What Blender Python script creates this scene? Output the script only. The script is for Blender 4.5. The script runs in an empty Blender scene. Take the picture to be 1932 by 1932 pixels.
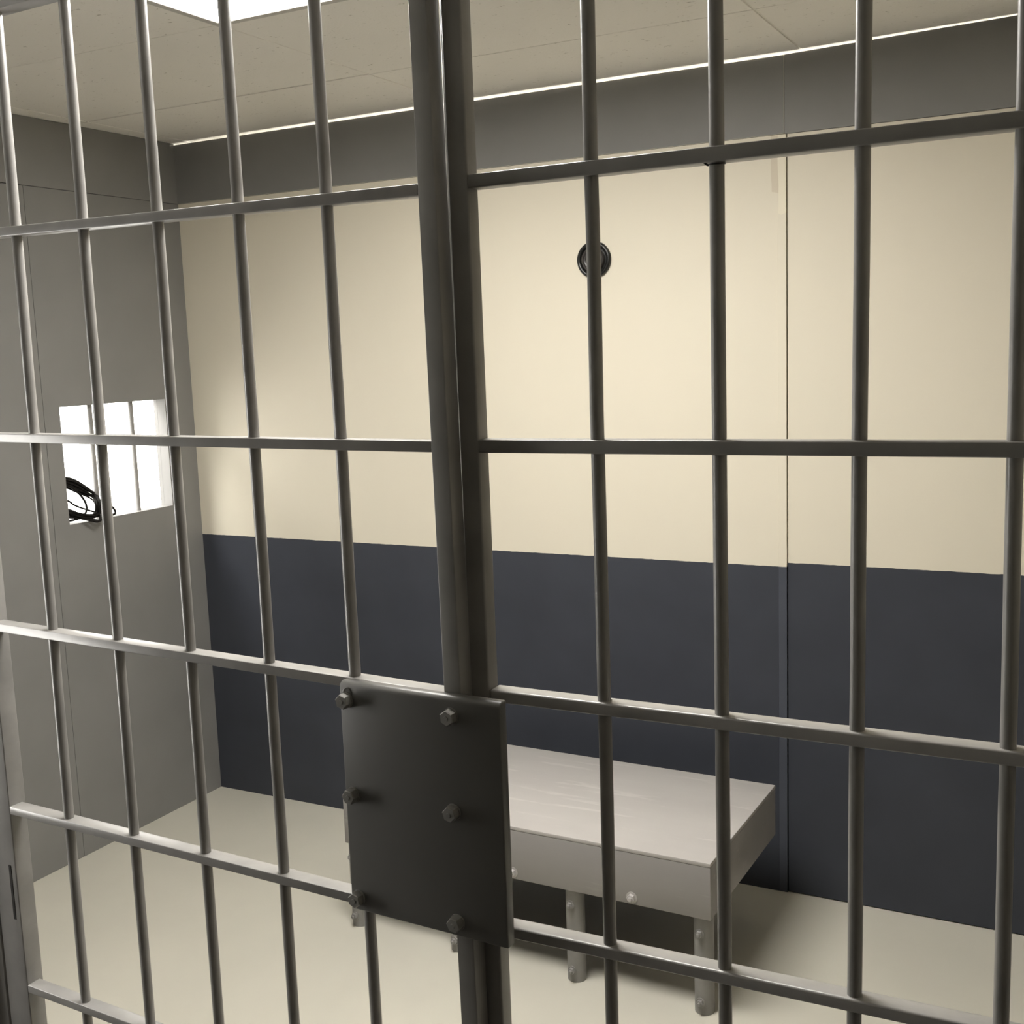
import bpy, bmesh, math, random
from mathutils import Vector, Matrix
random.seed(7)

# ------------------------------------------------------------------ camera, world, light, exposure
SC = bpy.context.scene
C = SC.collection
cd = bpy.data.cameras.new('camera'); cam = bpy.data.objects.new('camera', cd); C.objects.link(cam)
RX, RY, RZ = Vector((0.885698, 0.462897, -0.035578)), Vector((-0.034509, 0.142063, 0.989256)), Vector((-0.462978, 0.874954, -0.141799))
cam.matrix_world = Matrix(((RX.x, RY.x, -RZ.x, 3.386), (RX.y, RY.y, -RZ.y, -3.634), (RX.z, RY.z, -RZ.z, 1.835), (0, 0, 0, 1)))
cd.sensor_fit = 'HORIZONTAL'; cd.sensor_width = 36.0; cd.lens = 36.0 * 2193.9 / 1932.0
cd.clip_start = 0.02; cd.clip_end = 60
SC.camera = cam
SC.view_settings.view_transform = 'Standard'; SC.view_settings.look = 'None'
SC.view_settings.gamma = 1.0; SC.view_settings.use_curve_mapping = False
SC.view_settings.exposure = 0.0
w = bpy.data.worlds.new('world'); SC.world = w; w.use_nodes = True
w.node_tree.nodes['Background'].inputs[0].default_value = (0.5, 0.5, 0.5, 1)
w.node_tree.nodes['Background'].inputs[1].default_value = 0.0          # closed building: no sky reaches it
CELL_LAMP = 30.5          # recessed ceiling light over the cell
SIDE_FILL = 4.0          # glowing panel added outside the cell window to make its view white
SIDE_TOP = 40.0           # ceiling light of the room outside the cell window
END_FILL = 13.0          # glow of an unseen window added as fill at the corridor's left end
BACK_LAMP = 120.0          # lamp of the room behind the back wall, seen only through the gap over it
HALL_LAMP = 2.0           # ceiling light of the corridor, left of the camera
LAMP_COL = (1.0, 0.965, 0.915)

# ------------------------------------------------------------------ material helpers
def new_mat(name):
    m = bpy.data.materials.new(name); m.use_nodes = True
    nt = m.node_tree; return m, nt, nt.nodes['Principled BSDF']
def node(nt, typ, **kw):
    n = nt.nodes.new(typ)
    for k, v in kw.items(): setattr(n, k, v)
    return n
def coords(nt, scale=(1, 1, 1)):
    tc = node(nt, 'ShaderNodeTexCoord'); mp = node(nt, 'ShaderNodeMapping')
    mp.inputs['Scale'].default_value = scale
    nt.links.new(tc.outputs['Object'], mp.inputs['Vector']); return mp.outputs['Vector']
def noise(nt, vec, scale, detail=3, rough=0.5):
    n = node(nt, 'ShaderNodeTexNoise'); n.inputs['Scale'].default_value = scale
    n.inputs['Detail'].default_value = detail; n.inputs['Roughness'].default_value = rough
    nt.links.new(vec, n.inputs['Vector']); return n.outputs['Fac']
def ramp(nt, fac, stops):
    r = node(nt, 'ShaderNodeValToRGB'); e = r.color_ramp.elements
    e[0].position, e[0].color = stops[0][0], (*stops[0][1], 1)
    e[1].position, e[1].color = stops[-1][0], (*stops[-1][1], 1)
    for p, c in stops[1:-1]:
        x = e.new(p); x.color = (*c, 1)
    nt.links.new(fac, r.inputs['Fac']); return r.outputs['Color']
def mixc(nt, fac, a, b):
    m = node(nt, 'ShaderNodeMix', data_type='RGBA')
    if isinstance(fac, (int, float)): m.inputs['Factor'].default_value = fac
    else: nt.links.new(fac, m.inputs['Factor'])
    for s, v in (('A', a), ('B', b)):
        i = [q for q in m.inputs if q.name == s and q.type == 'RGBA'][0]
        if isinstance(v, tuple): i.default_value = (*v, 1)
        else: nt.links.new(v, i)
    return [q for q in m.outputs if q.type == 'RGBA'][0]
def bump(nt, b, height, strength, dist=0.002):
    n = node(nt, 'ShaderNodeBump'); n.inputs['Strength'].default_value = strength; n.inputs['Distance'].default_value = dist
    nt.links.new(height, n.inputs['Height']); nt.links.new(n.outputs['Normal'], b.inputs['Normal'])
def math_(nt, op, a, b):
    m = node(nt, 'ShaderNodeMath', operation=op)
    for i, v in enumerate((a, b)):
        if isinstance(v, (int, float)): m.inputs[i].default_value = v
        else: nt.links.new(v, m.inputs[i])
    return m.outputs[0]
def paint(name, col, rough=0.5, var=0.06, scale=4.0, bscale=60, bstr=0.1, stretch=(1, 1, 1), spec=0.4):
    m, nt, b = new_mat(name)
    v = coords(nt, stretch)
    lo = tuple(c * (1 - var) for c in col); hi = tuple(min(1, c * (1 + var)) for c in col)
    nt.links.new(ramp(nt, noise(nt, v, scale, 4), [(0.35, lo), (0.65, hi)]), b.inputs['Base Color'])
    b.inputs['Roughness'].default_value = rough; b.inputs['Specular IOR Level'].default_value = spec
    bump(nt, b, noise(nt, v, bscale, 3), bstr)
    return m
def emitter(name, col, strength):
    m, nt, b = new_mat(name)
    b.inputs['Base Color'].default_value = (0.9, 0.9, 0.88, 1)
    b.inputs['Emission Color'].default_value = (*col, 1); b.inputs['Emission Strength'].default_value = strength
    return m

CREAM = (0.79, 0.735, 0.605); DADO = (0.050, 0.055, 0.069); GREY = (0.248, 0.243, 0.236)
def two_tone(name, zline, patch=False, dk=1.0):
    """cream above, slate blue below a painted line; roller marks; paler touch-up strip beside the joint"""
    m, nt, b = new_mat(name)
    tc = node(nt, 'ShaderNodeTexCoord'); sep = node(nt, 'ShaderNodeSeparateXYZ')
    nt.links.new(tc.outputs['Object'], sep.inputs[0])
    v = coords(nt)
    wob = math_(nt, 'MULTIPLY', math_(nt, 'SUBTRACT', noise(nt, v, 30, 2), 0.5), 0.004)
    up = math_(nt, 'GREATER_THAN', math_(nt, 'ADD', sep.outputs['Z'], wob), zline)
    vs = coords(nt, (1, 1, 0.35))
    c1 = ramp(nt, noise(nt, vs, 2.2, 4), [(0.3, tuple(c * 0.97 for c in CREAM)), (0.7, CREAM)])
    if patch:
        n2 = math_(nt, 'MULTIPLY', math_(nt, 'SUBTRACT', noise(nt, coords(nt, (1, 1, 0.5)), 9, 3), 0.5), 0.10)
        xx = math_(nt, 'ADD', sep.outputs['X'], math_(nt, 'MULTIPLY', n2, 0.25))
        zz = math_(nt, 'ADD', sep.outputs['Z'], n2)
        light = math_(nt, 'MULTIPLY', math_(nt, 'GREATER_THAN', xx, 2.425), math_(nt, 'GREATER_THAN', zz, 2.21))
        dull = math_(nt, 'MULTIPLY', math_(nt, 'MULTIPLY', math_(nt, 'GREATER_THAN', xx, 2.402), math_(nt, 'GREATER_THAN', zz, 2.26)), math_(nt, 'LESS_THAN', xx, 2.425))
        c1 = mixc(nt, dull, c1, (0.69, 0.62, 0.49)); c1 = mixc(nt, light, c1, (0.84, 0.78, 0.63))
    c2 = ramp(nt, noise(nt, v, 5, 4), [(0.3, tuple(c * 0.92 * dk for c in DADO)), (0.7, tuple(c * 1.08 * dk for c in DADO))])
    nt.links.new(mixc(nt, up, c2, c1), b.inputs['Base Color'])
    b.inputs['Roughness'].default_value = 0.55; b.inputs['Specular IOR Level'].default_value = 0.3
    bump(nt, b, noise(nt, v, 120, 3), 0.06)
    return m
def ceiling_mat():
    m, nt, b = new_mat('mineral_tile')
    v = coords(nt); vs = coords(nt, (1.0, 2.6, 1))
    pit = noise(nt, vs, 42, 3, 0.65)
    base = ramp(nt, noise(nt, v, 1.1, 2), [(0.35, (0.86, 0.835, 0.78)), (0.65, (0.90, 0.875, 0.82))])
    mask = ramp(nt, pit, [(0.66, (0, 0, 0)), (0.72, (1, 1, 1))])
    nt.links.new(mixc(nt, mask, base, (0.50, 0.47, 0.41)), b.inputs['Base Color'])
    b.inputs['Roughness'].default_value = 0.95; b.inputs['Specular IOR Level'].default_value = 0.1
    h = math_(nt, 'ADD', math_(nt, 'MULTIPLY', mask, -1.5), math_(nt, 'MULTIPLY', noise(nt, v, 160, 2), 0.6))
    bump(nt, b, h, 0.25, 0.003)
    return m
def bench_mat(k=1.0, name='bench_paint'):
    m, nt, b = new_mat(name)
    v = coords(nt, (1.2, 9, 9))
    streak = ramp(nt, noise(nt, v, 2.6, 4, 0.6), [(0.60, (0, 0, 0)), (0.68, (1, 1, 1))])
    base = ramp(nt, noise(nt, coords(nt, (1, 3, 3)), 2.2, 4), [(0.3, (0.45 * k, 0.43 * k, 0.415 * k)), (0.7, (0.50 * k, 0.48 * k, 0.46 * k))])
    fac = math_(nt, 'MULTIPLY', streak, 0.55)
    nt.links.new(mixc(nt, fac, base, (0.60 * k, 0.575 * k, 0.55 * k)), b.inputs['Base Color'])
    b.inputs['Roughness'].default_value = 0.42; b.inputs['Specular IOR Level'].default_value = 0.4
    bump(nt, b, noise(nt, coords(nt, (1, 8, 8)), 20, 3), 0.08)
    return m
M = dict(
    back_left=two_tone('back_panel_paint', 1.1030, True), back_right=two_tone('back_panel_right_paint', 1.1165),
    grey=paint('grey_wall_paint', GREY, 0.6, 0.05, 3, 120, 0.06), stud=paint('dark_timber', (0.02, 0.018, 0.016), 0.9),
    batten=two_tone('batten_paint', 1.1030, True, 1.45),
    floor=paint('floor_paint', (0.63, 0.605, 0.52), 0.5, 0.035, 1.6, 40, 0.05, spec=0.3),
    ceiling=ceiling_mat(), tgrid=paint('ceiling_grid_paint', (0.80, 0.77, 0.70), 0.6),
    metal=paint('grey_bar_paint', (0.235, 0.228, 0.216), 0.36, 0.10, 9, 45, 0.12, spec=0.6),
    metal2=paint('grey_gate_paint', (0.31, 0.302, 0.288), 0.28, 0.10, 12, 60, 0.14, spec=0.6),
    plate=paint('lock_plate_paint', (0.135, 0.133, 0.125), 0.38, 0.05, 6, 30, 0.12, spec=0.5),
    bolt=paint('bolt_paint', (0.24, 0.235, 0.22), 0.35, 0.1, 20), bench=bench_mat(), bench_shaded=bench_mat(0.68, 'bench_shaded_sides'),  # bench front and sides: the top's paint darkened to look shaded
    pipe=paint('pipe_paint', (0.27, 0.263, 0.25), 0.45, 0.08, 14, 60, 0.3),
    black=paint('black_plastic', (0.012, 0.012, 0.011), 0.30, 0.05, spec=0.5), darkgrey=paint('dark_grey_plastic', (0.055, 0.05, 0.047), 0.35, 0.05),
    cable=paint('black_cable', (0.010, 0.009, 0.008), 0.6, 0.05, spec=0.15), white=paint('white_wall', (0.82, 0.82, 0.80), 0.7, 0.02),
    hall=paint('corridor_wall', (0.06, 0.057, 0.052), 0.8, 0.05), trim=paint('white_trim', (0.75, 0.73, 0.68), 0.45, 0.03),
    lframe=paint('light_frame_paint', (0.55, 0.53, 0.49), 0.45, 0.03), carpet=paint('dark_corridor_floor', (0.075, 0.068, 0.06), 0.9, 0.15, 30),
    cell_diffuser=emitter('cell_diffuser', LAMP_COL, CELL_LAMP), side_fill=emitter('side_fill', (1, 0.98, 0.93), SIDE_FILL),
    side_top=emitter('side_top_diffuser', (1, 0.98, 0.95), SIDE_TOP), back_diffuser=emitter('back_diffuser', (1, 0.95, 0.82), BACK_LAMP), end_fill=emitter('frosted_fill', (1, 0.97, 0.92), END_FILL), hall_diffuser=emitter('hall_diffuser', (1, 0.95, 0.86), HALL_LAMP),
)

# ------------------------------------------------------------------ mesh helpers
def obj(name, bm, mats, parent=None, smooth=None, flats=False):
    me = bpy.data.meshes.new(name); bmesh.ops.recalc_face_normals(bm, faces=bm.faces); bm.to_mesh(me); bm.free()
    for m in (mats if isinstance(mats, (list, tuple)) else [mats]): me.materials.append(m)
    o = bpy.data.objects.new(name, me); C.objects.link(o)
    if parent: o.parent = parent
    if smooth is not None:
        for p in me.polygons: p.use_smooth = not (flats and max(abs(c) for c in p.normal) > 0.9995)
        me.set_sharp_from_angle(angle=math.radians(smooth))
    return o
def empty(name, loc=(0, 0, 0), rz=0.0):
    o = bpy.data.objects.new(name, None); C.objects.link(o); o.location = loc; o.rotation_euler = (0, 0, rz); o.empty_display_size = 0.1; return o
def tag(o, label=None, cat=None, group=None, kind=None):
    for k, v in (('label', label), ('category', cat), ('group', group), ('kind', kind)):
        if v: o[k] = v
    return o
def box(bm, a, b, mi=0, bevel=0.0, seg=2):
    x0, y0, z0 = a; x1, y1, z1 = b
    vs = [bm.verts.new(p) for p in ((x0, y0, z0), (x1, y0, z0), (x1, y1, z0), (x0, y1, z0), (x0, y0, z1), (x1, y0, z1), (x1, y1, z1), (x0, y1, z1))]
    fs = [bm.faces.new([vs[i] for i in q]) for q in ((0, 3, 2, 1), (4, 5, 6, 7), (0, 1, 5, 4), (1, 2, 6, 5), (2, 3, 7, 6), (3, 0, 4, 7))]
    for f in fs: f.material_index = mi
    if bevel:
        es = list({e for f in fs for e in f.edges})
        bmesh.ops.bevel(bm, geom=es, offset=bevel, segments=seg, profile=0.5, affect='EDGES', clamp_overlap=True)
    return fs
def hexa(bm, pts, bevel=0.0, seg=2, mi=0):
    """eight corners in box order: bottom ring then top ring"""
    vs = [bm.verts.new(p) for p in pts]
    fs = [bm.faces.new([vs[i] for i in q]) for q in ((0, 3, 2, 1), (4, 5, 6, 7), (0, 1, 5, 4), (1, 2, 6, 5), (2, 3, 7, 6), (3, 0, 4, 7))]
    for f in fs: f.material_index = mi
    if bevel:
        bmesh.ops.bevel(bm, geom=list({e for f in fs for e in f.edges}), offset=bevel, segments=seg, profile=0.5, affect='EDGES')
def tube(bm, pts, r, n=16, cap=True, rad=None):
    pts = [Vector(p) for p in pts]; rings = []
    t0 = (pts[1] - pts[0]).normalized(); ref = Vector((0, 1, 0)) if abs(t0.y) < 0.9 else Vector((1, 0, 0))
    nrm = (ref - t0 * ref.dot(t0)).normalized()
    for i, p in enumerate(pts):
        t = (pts[min(i + 1, len(pts) - 1)] - pts[max(i - 1, 0)]).normalized()
        nrm = (nrm - t * nrm.dot(t)).normalized(); bn = t.cross(nrm); rr = rad[i] if rad else r
        rings.append([bm.verts.new(p + rr * (math.cos(a) * nrm + math.sin(a) * bn)) for a in (2 * math.pi * k / n for k in range(n))])
    for a, b in zip(rings, rings[1:]):
        for k in range(n): bm.faces.new((a[k], a[(k + 1) % n], b[(k + 1) % n], b[k]))
    if cap: bm.faces.new(rings[0][::-1]); bm.faces.new(rings[-1])
def lathe(bm, prof, origin, axis, n=40, phase=0.0, close=True):
    """profile of (radius, distance along axis)"""
    axis = Vector(axis).normalized(); ref = Vector((0, 0, 1)) if abs(axis.z) < 0.9 else Vector((1, 0, 0))
    e1 = (ref - axis * ref.dot(axis)).normalized(); e2 = axis.cross(e1); o = Vector(origin); rings = []
    for r, h in prof:
        if r < 1e-6: rings.append([bm.verts.new(o + axis * h)])
        else: rings.append([bm.verts.new(o + axis * h + r * (math.cos(a) * e1 + math.sin(a) * e2)) for a in (phase + 2 * math.pi * k / n for k in range(n))])
    for a, b in zip(rings, rings[1:]):
        for k in range(n):
            k2 = (k + 1) % n
            if len(a) == 1 and len(b) == 1: continue
            if len(a) == 1: bm.faces.new((a[0], b[k], b[k2]))
            elif len(b) == 1: bm.faces.new((a[k], a[k2], b[0]))
            else: bm.faces.new((a[k], a[k2], b[k2], b[k]))
def spline(pts, k=10):
    P = [Vector(p) for p in pts]; P = [P[0] * 2 - P[1]] + P + [P[-1] * 2 - P[-2]]; out = []
    for i in range(1, len(P) - 2):
        for j in range(k):
            t = j / k; a, b, c, d = P[i - 1:i + 3]
            out.append(0.5 * ((2 * b) + (c - a) * t + (2 * a - 5 * b + 4 * c - d) * t * t + (3 * b - a - 3 * c + d) * t ** 3))
    out.append(P[-2]); return out
def hexbolt(bm, p, axis, af, h, shank=0.0, tilt=0.0):
    r = af / math.sqrt(3)
    lathe(bm, [(0, 0), (r, 0), (r, h * 0.86), (r * 0.90, h), (0, h)], p, axis, 6, tilt)
    if shank: lathe(bm, [(af * 0.30, h), (af * 0.30, h + shank * 0.8), (af * 0.22, h + shank), (0, h + shank)], p, axis, 14)

# ------------------------------------------------------------------ room shell
ZC = 2.676                       # ceiling
XL0, XR, Y0, YB = -1.5, 4.45, -6.0, 1.6
bm = bmesh.new(); box(bm, (XL0 - .1, Y0 - .1, -0.12), (XR + .1, -2.1001, 0), 1); box(bm, (XL0 - .1, -2.10, -0.12), (XR + .1, YB + .1, 0), 0)
tag(obj('floor', bm, [M['floor'], M['carpet']]), kind='structure')

# ceiling: lay-in tiles 1.21 m x 0.64 m with narrow joints under a slab; the lights take the place of three tiles
bm = bmesh.new()
box(bm, (XL0 - .1, Y0 - .1, ZC + .09), (XR + .1, YB + .1, ZC + .15), 1)
xs = [0.078 - 1.21 * 2 + 1.2085 * i for i in range(7)]; xs = [x for x in xs]
ys = [0.80, 0.15, -0.51, -1.19, -1.83, -2.47, -3.11, -3.75, -4.39, -5.03, -5.67]
def edge(v, lo, hi): return max(lo, min(hi, v))
xe = [XL0 - .1] + xs[1:] + [XR + .1]; ye = [YB + .1] + ys + [Y0 - .1]
xe = [XL0 - .1, -1.13, 0.078, 1.290, 2.497, 3.706, XR + .1]
lights = {}
for i in range(len(xe) - 1):
    for j in range(len(ye) - 1):
        a = (xe[i] + .003, ye[j + 1] + .003); b = (xe[i + 1] - .003, ye[j] - .003)
        key = 'cell' if (i == 3 and abs(ye[j] + 1.19) < .01) else 'hall' if (i == 2 and abs(ye[j] + 2.47) < .01) else None
        if key: lights[key] = (a, b); continue
        dz = random.uniform(0, .0022)
        box(bm, (a[0], a[1], ZC + dz), (b[0], b[1], ZC + .014), 0, 0.0016, 1)
for x in xe[1:-1]: box(bm, (x - .012, Y0, ZC + .0036), (x + .012, YB, ZC + .0125), 1)
for y in ye[1:-1]:
    for i in range(len(xe) - 1): box(bm, (xe[i] + .0121, y - .012, ZC + .0037), (xe[i + 1] - .0121, y + .012, ZC + .0124), 1)
for v in bm.verts: v.co.z += max(0.0, v.co.x - 2.50) * 0.016          # the hung ceiling climbs a little to the right
tag(obj('ceiling', bm, [M['ceiling'], M['tgrid']]), kind='structure')

# back wall: two 8 x 8 ft painted panels, a grey band over them, dark studs behind the joint; a hair of open gap under the ceiling
bm = bmesh.new()
T = 0.012; WT_ = 0.044
box(bm, (-.045, 0, 0), (2.4495, T, 2.4400), 0)
box(bm, (2.4528, 0.0030, 0.004), (XR, T, 2.4400), 1)
box(bm, (-.045, -0.0012, 2.4412), (2.4440, T, 2.6705), 2, 0.0008, 1)
hexa(bm, ((2.4452, -.0012, 2.4412), (XR, -.0012, 2.4412), (XR, T, 2.4412), (2.4452, T, 2.4412), (2.4452, -.0012, 2.6708), (XR, -.0012, 2.7090), (XR, T, 2.7090), (2.4452, T, 2.6708)), 0, 2, 2)
for x in (0.02, 0.8, 1.6, 2.40, 3.2, 4.0, 4.8): box(bm, (x, T, 0), (x + .09, T + .06, 2.60), 3)
box(bm, (-WT_, T + .0605, 0), (XR, T + .075, 2.52), 3)
tag(obj('wall_back', bm, [M['back_left'], M['back_right'], M['grey'], M['stud']]), kind='structure')
bm = bmesh.new(); box(bm, (2.4235, -0.0026, 0.002), (2.4497, -0.0002, 2.4395), 0, 0.0006, 1)
tag(obj('trim_1', bm, M['batten']), kind='structure')

# left wall with its window hole; joints at y=-0.75 and z=2.44
WY0, WY1, WZ0, WZ1, WT = -0.680, -0.157, 1.245, 1.673, 0.044
bm = bmesh.new()
g = 0.0010
def lw(y0, y1, z0, z1, bv=0.0): box(bm, (-WT, y0, z0), (0, y1, z1), 0, bv, 1)
lw(WY1, 0.0, 0, 2.44); lw(WY0, WY1, 0, WZ0); lw(WY0, WY1, WZ1, 2.44); lw(-0.7493, WY0, 0, 2.44)
lw(-2.30, -0.7507, 0, 2.44, 0.0008); lw(-2.30, 0, 2.4420, 2.6755, 0.0008)
tag(obj('wall_left', bm, M['grey']), kind='structure')
bm = bmesh.new()
f_ = 0.006
for a, b in (((-WT - .02, WY0 - .05, WZ0 - .05), (-WT, WY0, WZ1 + .05)), ((-WT - .02, WY1, WZ0 - .05), (-WT, WY1 + .05, WZ1 + .05)),
             ((-WT - .02, WY0, WZ1), (-WT, WY1, WZ1 + .05)), ((-WT - .02, WY0, WZ0 - .05), (-WT, WY1, WZ0 - .0002))): box(bm, a, b, 0, 0.001, 1)
win = tag(obj('window_1', bm, M['grey']), kind='structure')
for y in (-0.514, -0.311):
    bm = bmesh.new(); tube(bm, [(-WT + .012, y, WZ0 - .0005), (-WT + .012, y, WZ1 + .0005)], 0.0095, 14); obj('window_bar', bm, M['metal2'], win, 40)

# front wall left of the gate, right wall, corridor, neighbouring rooms
bm = bmesh.new(); box(bm, (-WT, -2.085, 0), (1.170, -2.03, ZC - .001)); tag(obj('wall_front', bm, M['grey']), kind='structure')
bm = bmesh.new(); box(bm, (XR, Y0, 0), (XR + .1, YB, ZC + .12)); tag(obj('wall_right', bm, M['back_right']), kind='structure')
bm = bmesh.new(); box(bm, (XL0 - .1, Y0 - .1, 0), (XR + .1, Y0, ZC + .12)); tag(obj('wall_corridor', bm, M['hall']), kind='structure')
bm = bmesh.new(); box(bm, (XL0 - .1, YB, 0), (XR + .1, YB + .1, ZC + .12)); tag(obj('wall_rear', bm, M['white']), kind='structure')
bm = bmesh.new(); box(bm, (XL0 - .1, Y0, 0), (XL0, YB, ZC + .12)); tag(obj('wall_outer', bm, M['white']), kind='structure')
bm = bmesh.new(); box(bm, (XL0, -2.40, 0), (-WT, -2.30, ZC)); tag(obj('wall_side', bm, M['white']), kind='structure')
EY0, EY1, EZ0, EZ1 = -2.90, -2.36, 0.45, 1.95  # unseen window, added to light the gate's left end
bm = bmesh.new()
for a, b in (((-.10, Y0, 0), (0, EY0, ZC)), ((-.10, EY1, 0), (0, -2.3001, ZC)), ((-.10, EY0, 0), (0, EY1, EZ0)), ((-.10, EY0, EZ1), (0, EY1, ZC))): box(bm, a, b)
tag(obj('wall_corridor_left', bm, M['hall']), kind='structure')
bm = bmesh.new()
for a, b in (((-.06, EY0, EZ0), (-.012, EY0 + .04, EZ1)), ((-.06, EY1 - .04, EZ0), (-.012, EY1, EZ1)), ((-.06, EY0 + .04, EZ0), (-.012, EY1 - .04, EZ0 + .04)), ((-.06, EY0 + .04, EZ1 - .04), (-.012, EY1 - .04, EZ1)),
             ((-.055, EY0 + .04, (EZ0 + EZ1) / 2 - .015), (-.02, EY1 - .04, (EZ0 + EZ1) / 2 + .015))): box(bm, a, b, 0, .002, 1)
w2 = tag(obj('fill_window', bm, M['trim']), kind='structure')
for z0, z1 in ((EZ0 + .04, (EZ0 + EZ1) / 2 - .015), ((EZ0 + EZ1) / 2 + .015, EZ1 - .04)):
    bm = bmesh.new(); box(bm, (-.042, EY0 + .04, z0), (-.036, EY1 - .04, z1)); obj('fill_pane', bm, M['end_fill'], w2)
bm = bmesh.new(); box(bm, (-WT - .06, T + .08, 0), (-WT, YB, ZC)); tag(obj('wall_divider', bm, M['white']), kind='structure')

# ------------------------------------------------------------------ lights
def troffer(key, mat, label):
    (x0, y0), (x1, y1) = lights[key]
    r = empty('ceiling_light', ((x0 + x1) / 2, (y0 + y1) / 2, ZC)); hx, hy = (x1 - x0) / 2, (y1 - y0) / 2
    tag(r, label, 'light')
    bm = bmesh.new()
    box(bm, (-hx, -hy, -.006), (hx, -hy + .026, .012), 0, .002, 1); box(bm, (-hx, hy - .026, -.006), (hx, hy, .012), 0, .002, 1)
    box(bm, (-hx, -hy + .026, -.006), (-hx + .026, hy - .026, .012), 0, .002, 1); box(bm, (hx - .026, -hy + .026, -.006), (hx, hy - .026, .012), 0, .002, 1)
    obj('light_frame', bm, M['lframe'], r)
    bm = bmesh.new(); box(bm, (-hx + .026, -hy + .026, .004), (hx - .026, hy - .026, .010)); obj('diffuser', bm, mat, r)
    return r
troffer('cell', M['cell_diffuser'], 'bright white recessed ceiling light panel over the cell')
troffer('hall', M['hall_diffuser'], 'dim recessed ceiling light in the corridor outside the gate')
def strip_light(loc, half, rz, mat, label):
    k = empty('strip_light', loc, rz); tag(k, label, 'light')
    bm = bmesh.new(); box(bm, (-half, -.06, -.10), (half, .06, 0), 0, .004, 1); obj('light_housing', bm, M['trim'], k)
    bm = bmesh.new(); tube(bm, [(-half + .05, -.03, -.125), (half - .05, -.03, -.125)], .018, 12); obj('lamp_tube', bm, mat, k, 40)
strip_light((2.0, 0.55, ZC), 1.9, 0, M['back_diffuser'], 'long strip light hanging in the room behind the back wall')
sl_ = empty('ceiling_light', (-0.60, -1.30, ZC)); tag(sl_, 'square surface-mounted ceiling light in the white room outside the window', 'light')
bm = bmesh.new(); box(bm, (-.36, -.46, -.06), (.36, .46, 0), 0, .004, 1); obj('light_housing', bm, M['trim'], sl_)
bm = bmesh.new(); box(bm, (-.34, -.44, -.068), (.34, .44, -.0602)); obj('diffuser', bm, M['side_top'], sl_)
sb = empty('fill_panel', (-0.95, -0.25, 0), 0); tag(sb, 'large glowing white panel seen through the barred window', 'light')  # added glow behind the opening, no real fixture
bm = bmesh.new(); box(bm, (.004, -1.26, .62), (.012, 1.26, 2.28)); obj('diffuser', bm, M['side_fill'], sb)
bm = bmesh.new()
for a, b in (((-.03, -1.30, .58), (.016, -1.2602, 2.32)), ((-.03, 1.2602, .58), (.016, 1.30, 2.32)), ((-.03, -1.26, .58), (.016, 1.26, .6198)), ((-.03, -1.26, 2.2802), (.016, 1.26, 2.32)), ((-.03, -1.26, .62), (-.002, 1.26, 2.28))): box(bm, a, b, 0, .002, 1)
obj('panel_frame', bm, M['trim'], sb)
for y in (-1.0, 1.0):
    bm = bmesh.new(); box(bm, (-.03, y - .02, 0), (.01, y + .02, .5798), 0, .002, 1); box(bm, (-.2, y - .02, 0), (.2, y + .02, .03), 0, .002, 1); obj('stand', bm, M['trim'], sb)

# ------------------------------------------------------------------ cell gate (left) in its own frame: X along the gate, Y into the cell
HC = 1.835
HD = 0.0158                                     # half depth of the flat rails
gate = empty('cell_gate', (2.25, -2.077, 0), math.atan2(-0.04162, 0.99913))
tag(gate, 'grey painted barred cell gate with bolted lock plate, left of the centre post', 'gate')
def rod(name, par, a, b, z0, z1, r, mat, off=0.0):
    bm = bmesh.new(); k = 14
    pts = []
    for i in range(k + 1):
        z = z0 + (z1 - z0) * i / k; j = 0.0006
        pts.append((a * (z - HC) + b + (random.uniform(-j, j) if 0 < i < k else 0), off + (random.uniform(-j, j) if 0 < i < k else 0), z))
    tube(bm, pts, r, 20); return obj(name, bm, mat, par, 45)
def rail(name, par, a, b, x0, x1, th, dep, mat, bevel, y0=-HD):
    bm = bmesh.new(); za, zb = HC + a * x0 + b, HC + a * x1 + b; h = th / 2
    hexa(bm, ((x0, y0, za - h), (x1, y0, zb - h), (x1, y0 + dep, zb - h), (x0, y0 + dep, za - h), (x0, y0, za + h), (x1, y0, zb + h), (x1, y0 + dep, zb + h), (x0, y0 + dep, za + h)), bevel, 3)
    return obj(name, bm, mat, par, 40, True)
def stile(name, par, xb0, xb1, xt0, xt1, y0, y1, z0, z1, mat, bevel):
    bm = bmesh.new()
    hexa(bm, ((xb0, y0, z0), (xb1, y0, z0), (xb1, y1, z0), (xb0, y1, z0), (xt0, y0, z1), (xt1, y0, z1), (xt1, y1, z1), (xt0, y1, z1)), bevel, 3)
    return obj(name, bm, mat, par, 40, True)
GT = HC + 0.649                                 # underside of the gate's top beam
lb = [(-0.00556, -0.0015), (-0.00342, -0.1902), (-0.00029, -0.3803), (0.00145, -0.5724), (0.0048, -0.7606)]
for a, b in lb: rod('bar', gate, a, b, 0.13, GT + .004, 0.0101, M['metal2'])
for a, b in ((-0.01343, 0.2393), (-0.00446, -0.1503), (-0.01102, -0.5506), (0.00131, -0.9401), (-0.00231, -1.3509)):
    rail('rail', gate, a, b, -0.9345, -.0082 * b + .1862, 0.0176, 0.0315, M['metal2'], 0.0016)
stile('frame_stile', gate, -1.0047, -0.9345, -1.0047, -0.9345, -HD, 0.0245, 0.03, GT + .06, M['metal2'], 0.002)
def lp(zr): return -0.0082 * zr + 0.1865, -0.0085 * zr + 0.2182
(b0, b1), (t0, t1) = lp(0.03 - HC), lp(GT + .06 - HC)
stile('frame_stile', gate, b0, b1, t0, t1, -HD, 0.0184, 0.03, GT + .06, M['metal'], 0.0014)
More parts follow.
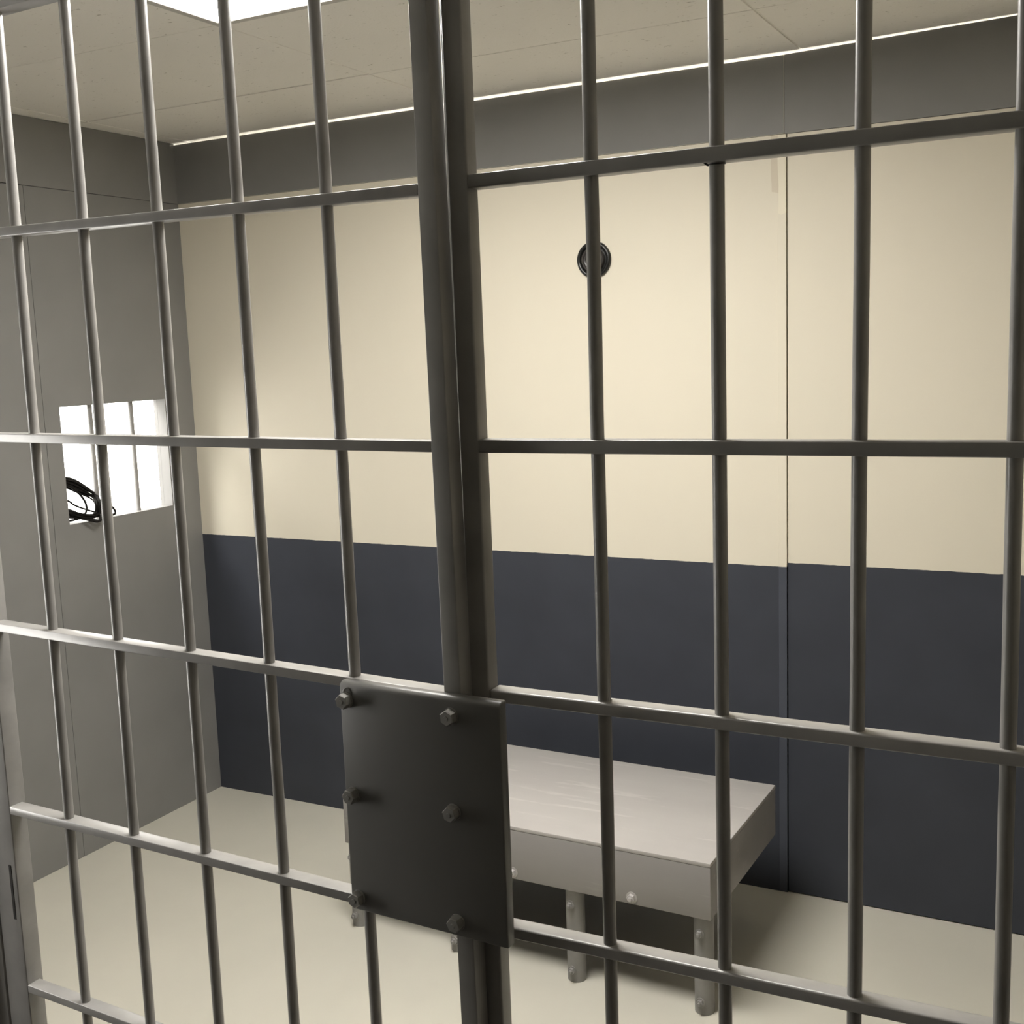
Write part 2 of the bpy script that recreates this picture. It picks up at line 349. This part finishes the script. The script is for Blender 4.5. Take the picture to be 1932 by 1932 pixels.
bm = bmesh.new(); box(bm, (-0.9340, -HD, GT), (t0 - .0005, 0.0230, GT + .06), 0, .002, 2); obj('top_beam', bm, M['metal2'], gate, 40, True)
bm = bmesh.new(); box(bm, (-0.9340, -HD, 0.07), (b0 - .0005, 0.0160, 0.14), 0, .002, 2); obj('bottom_beam', bm, M['metal2'], gate, 40, True)
# lock plate over both posts
PB, PF = -HD - .0004, -HD - .0215
bm = bmesh.new(); box(bm, (-0.0035, PF, HC - .9440), (0.3060, PB, HC - .5420), 0)
es = [e for e in bm.edges if all(v.co.z > HC - .55 for v in e.verts) and all(v.co.y < PF + .001 for v in e.verts)]
es2 = [e for e in bm.edges if e not in es and not all(v.co.y > PB - .001 for v in e.verts)]
bmesh.ops.bevel(bm, geom=es, offset=.0105, segments=5, profile=.5, affect='EDGES')
es2 = [e for e in bm.edges if e.calc_face_angle(0) > 1.2]
bmesh.ops.bevel(bm, geom=es2, offset=.0022, segments=2, profile=.5, affect='EDGES')
plate = obj('lock_plate', bm, M['plate'], gate, 50, True); plate['label'] = 'flat grey lock plate bolted over both posts'
for i, (u, zr) in enumerate(((0.0100, -.5731), (0.2170, -.5735), (0.0128, -.7377), (0.2137, -.7324), (0.0125, -.9211), (0.2122, -.9196))):
    bm = bmesh.new()
    lathe(bm, [(0, 0), (.0138, 0), (.0138, .0022), (0, .0022)], (u, PF, HC + zr), (0, -1, 0), 24)
    hexbolt(bm, (u, PF - .0022, HC + zr), (0, -1, 0), .0225, .0135, 0, (0.26, 0.1, 0.5, 0.3, 0.15, 0.4)[i])
    lathe(bm, [(.0042, .0157), (.0036, .0168), (0, .0168)], (u, PF, HC + zr), (0, -1, 0), 16)
    obj('bolt', bm, M['bolt'], plate, 30)
bm = bmesh.new(); lathe(bm, [(.0095, 0), (.0095, .0006), (.0078, .0012), (.0072, .0004), (0, .0004)], (.0125, PF, HC - .5605), (0, -1, 0), 20); obj('plugged_hole', bm, M['plate'], plate, 40)
# jamb left of the gate, with its lock slot
jamb = empty('gate_jamb', (2.25, -2.077, 0), math.atan2(-0.04162, 0.99913)); tag(jamb, 'grey steel jamb post at the far left of the gate', 'post')
bm = bmesh.new(); box(bm, (-1.075, -HD - .001, 0), (-1.0105, 0.030, ZC - .001), 0, .002, 2); obj('post', bm, M['metal2'], jamb, 40, True)
bm = bmesh.new(); box(bm, (-.9572, -HD - .0009, HC - 1.192), (-.9490, -HD + .001, HC - 1.068), 0, .0006, 1); sl = obj('hinge_slot', bm, M['stud'], gate); sl['label'] = 'narrow dark vertical slot'

# ------------------------------------------------------------------ fixed grille (right)
gr = empty('cell_grille', (3.380, -2.048, 0), 0.00412); tag(gr, 'grey painted fixed cell bars, right of the centre post', 'bars')
stile('centre_post', gr, -.9075, -.8725, -.9143, -.8800, -HD, 0.0170, 0.0, ZC - .001, M['metal'], 0.0035)
fits = [(0.0004, -.6834), (0.0003, -.4972), (0.00268, -.3040), (0.00024, -.1128)]
for a, b in fits + [(0, -.1128 + .1905 * i) for i in range(1, 6)]: rod('bar', gr, a, b, 0.05, ZC - .002, 0.0104, M['metal'])
xe_ = 1.00
for a, b in ((0.0, .640), (0.00171, 0.2474), (0.00239, -.1510), (-.00017, -.5528), (0.01009, -.9430), (0.0, -1.3440)):
    rail('rail', gr, a, b, -.8790 if b > -.2 else -.8755, xe_, 0.0205, 0.0325, M['metal2'] if b < -.2 else M['metal'], 0.0036 if b < -.2 else 0.0026)
bm = bmesh.new(); box(bm, (-.873, -HD, .0), (xe_, .0150, .06), 0, .003, 2); obj('bottom_beam', bm, M['metal'], gr, 40, True)
bm = bmesh.new(); box(bm, (xe_ + .0005, -HD, 0), (xe_ + .035, .0170, ZC - .001), 0, .0035, 2); obj('end_post', bm, M['metal'], gr, 40, True)
bm = bmesh.new(); box(bm, (-.934, .0174, .02), (-.898, .0224, ZC - .002), 0, .001, 1); obj('door_stop', bm, M['metal'], gr, 40, True)
# cable tie round the second bar
bm = bmesh.new(); cx, zc = -.4972, HC + .2345
tube(bm, [(cx + .0118 * math.cos(t), .0118 * math.sin(t), zc + .001 * math.sin(t)) for t in [2 * math.pi * i / 24 for i in range(25)]], .0009, 8)
tube(bm, spline([(cx - .0095, -.006, zc - .0015), (cx - .0130, -.008, zc + .0005), (cx - .0180, -.009, zc + .0065)], 6), .0015, 8)
tie = obj('cable_tie', bm, M['black'], None, 40); tie.location = gr.location; tie.rotation_euler = gr.rotation_euler
tag(tie, 'small black cable tie on a bar just under the upper rail', 'cable tie')

# ------------------------------------------------------------------ bench bolted to four front pipe legs
bench = empty('bench', (2.452, -.813, 0), -.020); tag(bench, 'low grey painted metal bench on short pipe legs by the back wall', 'bench')
BW, BD, BT, BB = 1.216, .613, .449, .287
bm = bmesh.new(); box(bm, (-BW, 0.0, BT - .012), (0, BD, BT), 0, .0025, 2); obj('bench_top', bm, M['bench'], bench, 40, True)
bm = bmesh.new(); box(bm, (-BW + .0005, .0005, BB), (-.0005, .012, BT - .0122), 0, .0015, 2); fp = obj('front_panel', bm, M['bench_shaded'], bench, 40, True)
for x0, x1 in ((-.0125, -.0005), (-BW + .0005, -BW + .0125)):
    bm = bmesh.new(); box(bm, (x0, .0122, BB + .0005), (x1, BD - .001, BT - .0122), 0, .0015, 2); obj('side_panel', bm, M['bench_shaded'], bench, 40, True)
bm = bmesh.new(); box(bm, (-BW + .013, BD - .0125, BB + .0005), (-.013, BD - .001, BT - .0122), 0, .001, 1); obj('rear_panel', bm, M['bench_shaded'], bench, 40, True)
bm = bmesh.new(); box(bm, (-BW + .014, .0130, BB + .004), (-.014, BD - .0135, BB + .010)); obj('underside_shade', bm, M['stud'], bench)  # dark sheet added to deepen the shade below the bench
for xr in (-.229, -.606, -.983):
    bm = bmesh.new(); lathe(bm, [(0, 0), (.0165, 0), (.0165, .0018), (0, .0018)], (xr, .0004, BB + .020), (0, -1, 0), 24)
    hexbolt(bm, (xr, -.0014, BB + .020), (0, -1, 0), .021, .010, .007, .3); obj('bolt', bm, M['bench'], fp, 30)
def pipe_leg(x):
    r = .0275; cy = r + .012
    bm = bmesh.new(); lathe(bm, [(r, 0), (r, BB + .0035), (r - .003, BB + .0035), (r - .003, .001)], (x, cy, 0), (0, 0, 1), 32)
    lg = obj('leg', bm, M['pipe'], bench, 40)
    for z in (.238, .037):
        bm = bmesh.new(); lathe(bm, [(0, 0), (.0135, 0), (.0130, .0022), (0, .0022)], (x - .002, cy - r + .0002, z), (-.06, -1, 0), 20)
        hexbolt(bm, (x - .0022, cy - r - .0020, z), (-.06, -1, 0), .0175, .008, .006, .4); obj('bolt', bm, M['pipe'], lg, 30)
for x in (-1.199, -.824, -.424, -.034): pipe_leg(x)

# ------------------------------------------------------------------ round black fitting on the back wall
fx = empty('wall_fitting', (1.8080, 0, 2.1070)); tag(fx, 'round black fitting with a stepped hub on the cream back wall', 'wall fitting')
bm = bmesh.new(); lathe(bm, [(.0605, 0.0002), (.0605, .008), (.0575, .0125), (.0525, .0135), (.0480, .0110), (.0450, .0060), (0, .0060)], (0, 0, 0), (0, -1, 0), 56); obj('flange', bm, M['black'], fx, 50)
bm = bmesh.new(); lathe(bm, [(.0400, .0062), (.0390, .020), (.0365, .0235), (.0330, .0240), (.0310, .0215), (.0290, .0200), (0, .0200)], (0, 0, 0), (0, -1, 0), 48); obj('hub', bm, M['darkgrey'], fx, 50)
bm = bmesh.new(); lathe(bm, [(.0210, .0202), (.0205, .0300), (.0180, .0325), (.0100, .0330), (0, .0330)], (0, 0, 0), (0, -1, 0), 40); obj('hub_cap', bm, M['black'], fx, 50)

# ------------------------------------------------------------------ coil of black cable lying on the window sill
def sill(y, z, x):                                   # a point seen against the wall face, pushed back to depth x
    k = (3.386 - x) / 3.386; return (x, -3.634 + (y + 3.634) * k, 1.835 + (z - 1.835) * k)
bm = bmesh.new()
def strand(pts, r): tube(bm, spline([sill(*p) for p in pts], 10), r, 8)
B_ = [(-.760, 1.415), (-.720, 1.424), (-.676, 1.419), (-.633, 1.401), (-.582, 1.368), (-.545, 1.338), (-.528, 1.300), (-.531, 1.268), (-.56, 1.256), (-.62, 1.268), (-.675, 1.287), (-.74, 1.31)]
random.seed(11)
for i in range(11):
    s_ = 1.0 - .018 * i + random.uniform(-.008, .008); pts = []
    for q, (y, z) in enumerate(B_):
        top = max(0.0, min(1.0, (z - 1.30) / .10)); low = 1 - top
        yy = -.676 + (y + .676) * (s_ if q > 2 else 1) + random.uniform(-.003, .003)
        zz = z - .0038 * i * top + .0030 * (i % 5) * low + random.uniform(-.002, .002)
        pts.append((yy, zz, -.045 + .004 * (i % 3) + .055 * low * (1 if 5 < q < 10 else .3)))
    strand(pts, .0034)
strand([(-.74, 1.405, -.05), (-.677, 1.390, -.03), (-.644, 1.369, -.025), (-.615, 1.341, -.02), (-.600, 1.316, -.015), (-.597, 1.292, -.006), (-.608, 1.273, .0), (-.628, 1.263, .0), (-.676, 1.260, -.01), (-.73, 1.264, -.05)], .0042)
strand([(-.74, 1.360, -.06), (-.678, 1.333, -.045), (-.650, 1.313, -.04), (-.601, 1.291, -.03), (-.539, 1.269, -.02), (-.490, 1.262, -.02)], .0034)
strand([(-.73, 1.292, -.05), (-.675, 1.280, -.03), (-.627, 1.265, -.004), (-.578, 1.250, .018), (-.545, 1.240, .026), (-.533, 1.243, .022), (-.527, 1.262, .0), (-.512, 1.290, -.012), (-.492, 1.291, -.014), (-.474, 1.282, -.014), (-.464, 1.270, -.012), (-.461, 1.258, -.010), (-.471, 1.2535, -.008), (-.505, 1.2535, -.006)], .0042)
strand([(-.73, 1.283, -.05), (-.675, 1.272, -.02), (-.630, 1.262, .010), (-.580, 1.246, .034), (-.552, 1.238, .040), (-.538, 1.244, .034), (-.540, 1.262, .016), (-.552, 1.280, -.01)], .0042)
coil = obj('cable_coil', bm, M['cable'], None, 60); tag(coil, 'coiled black cable lying in the left corner of the window sill', 'cable')
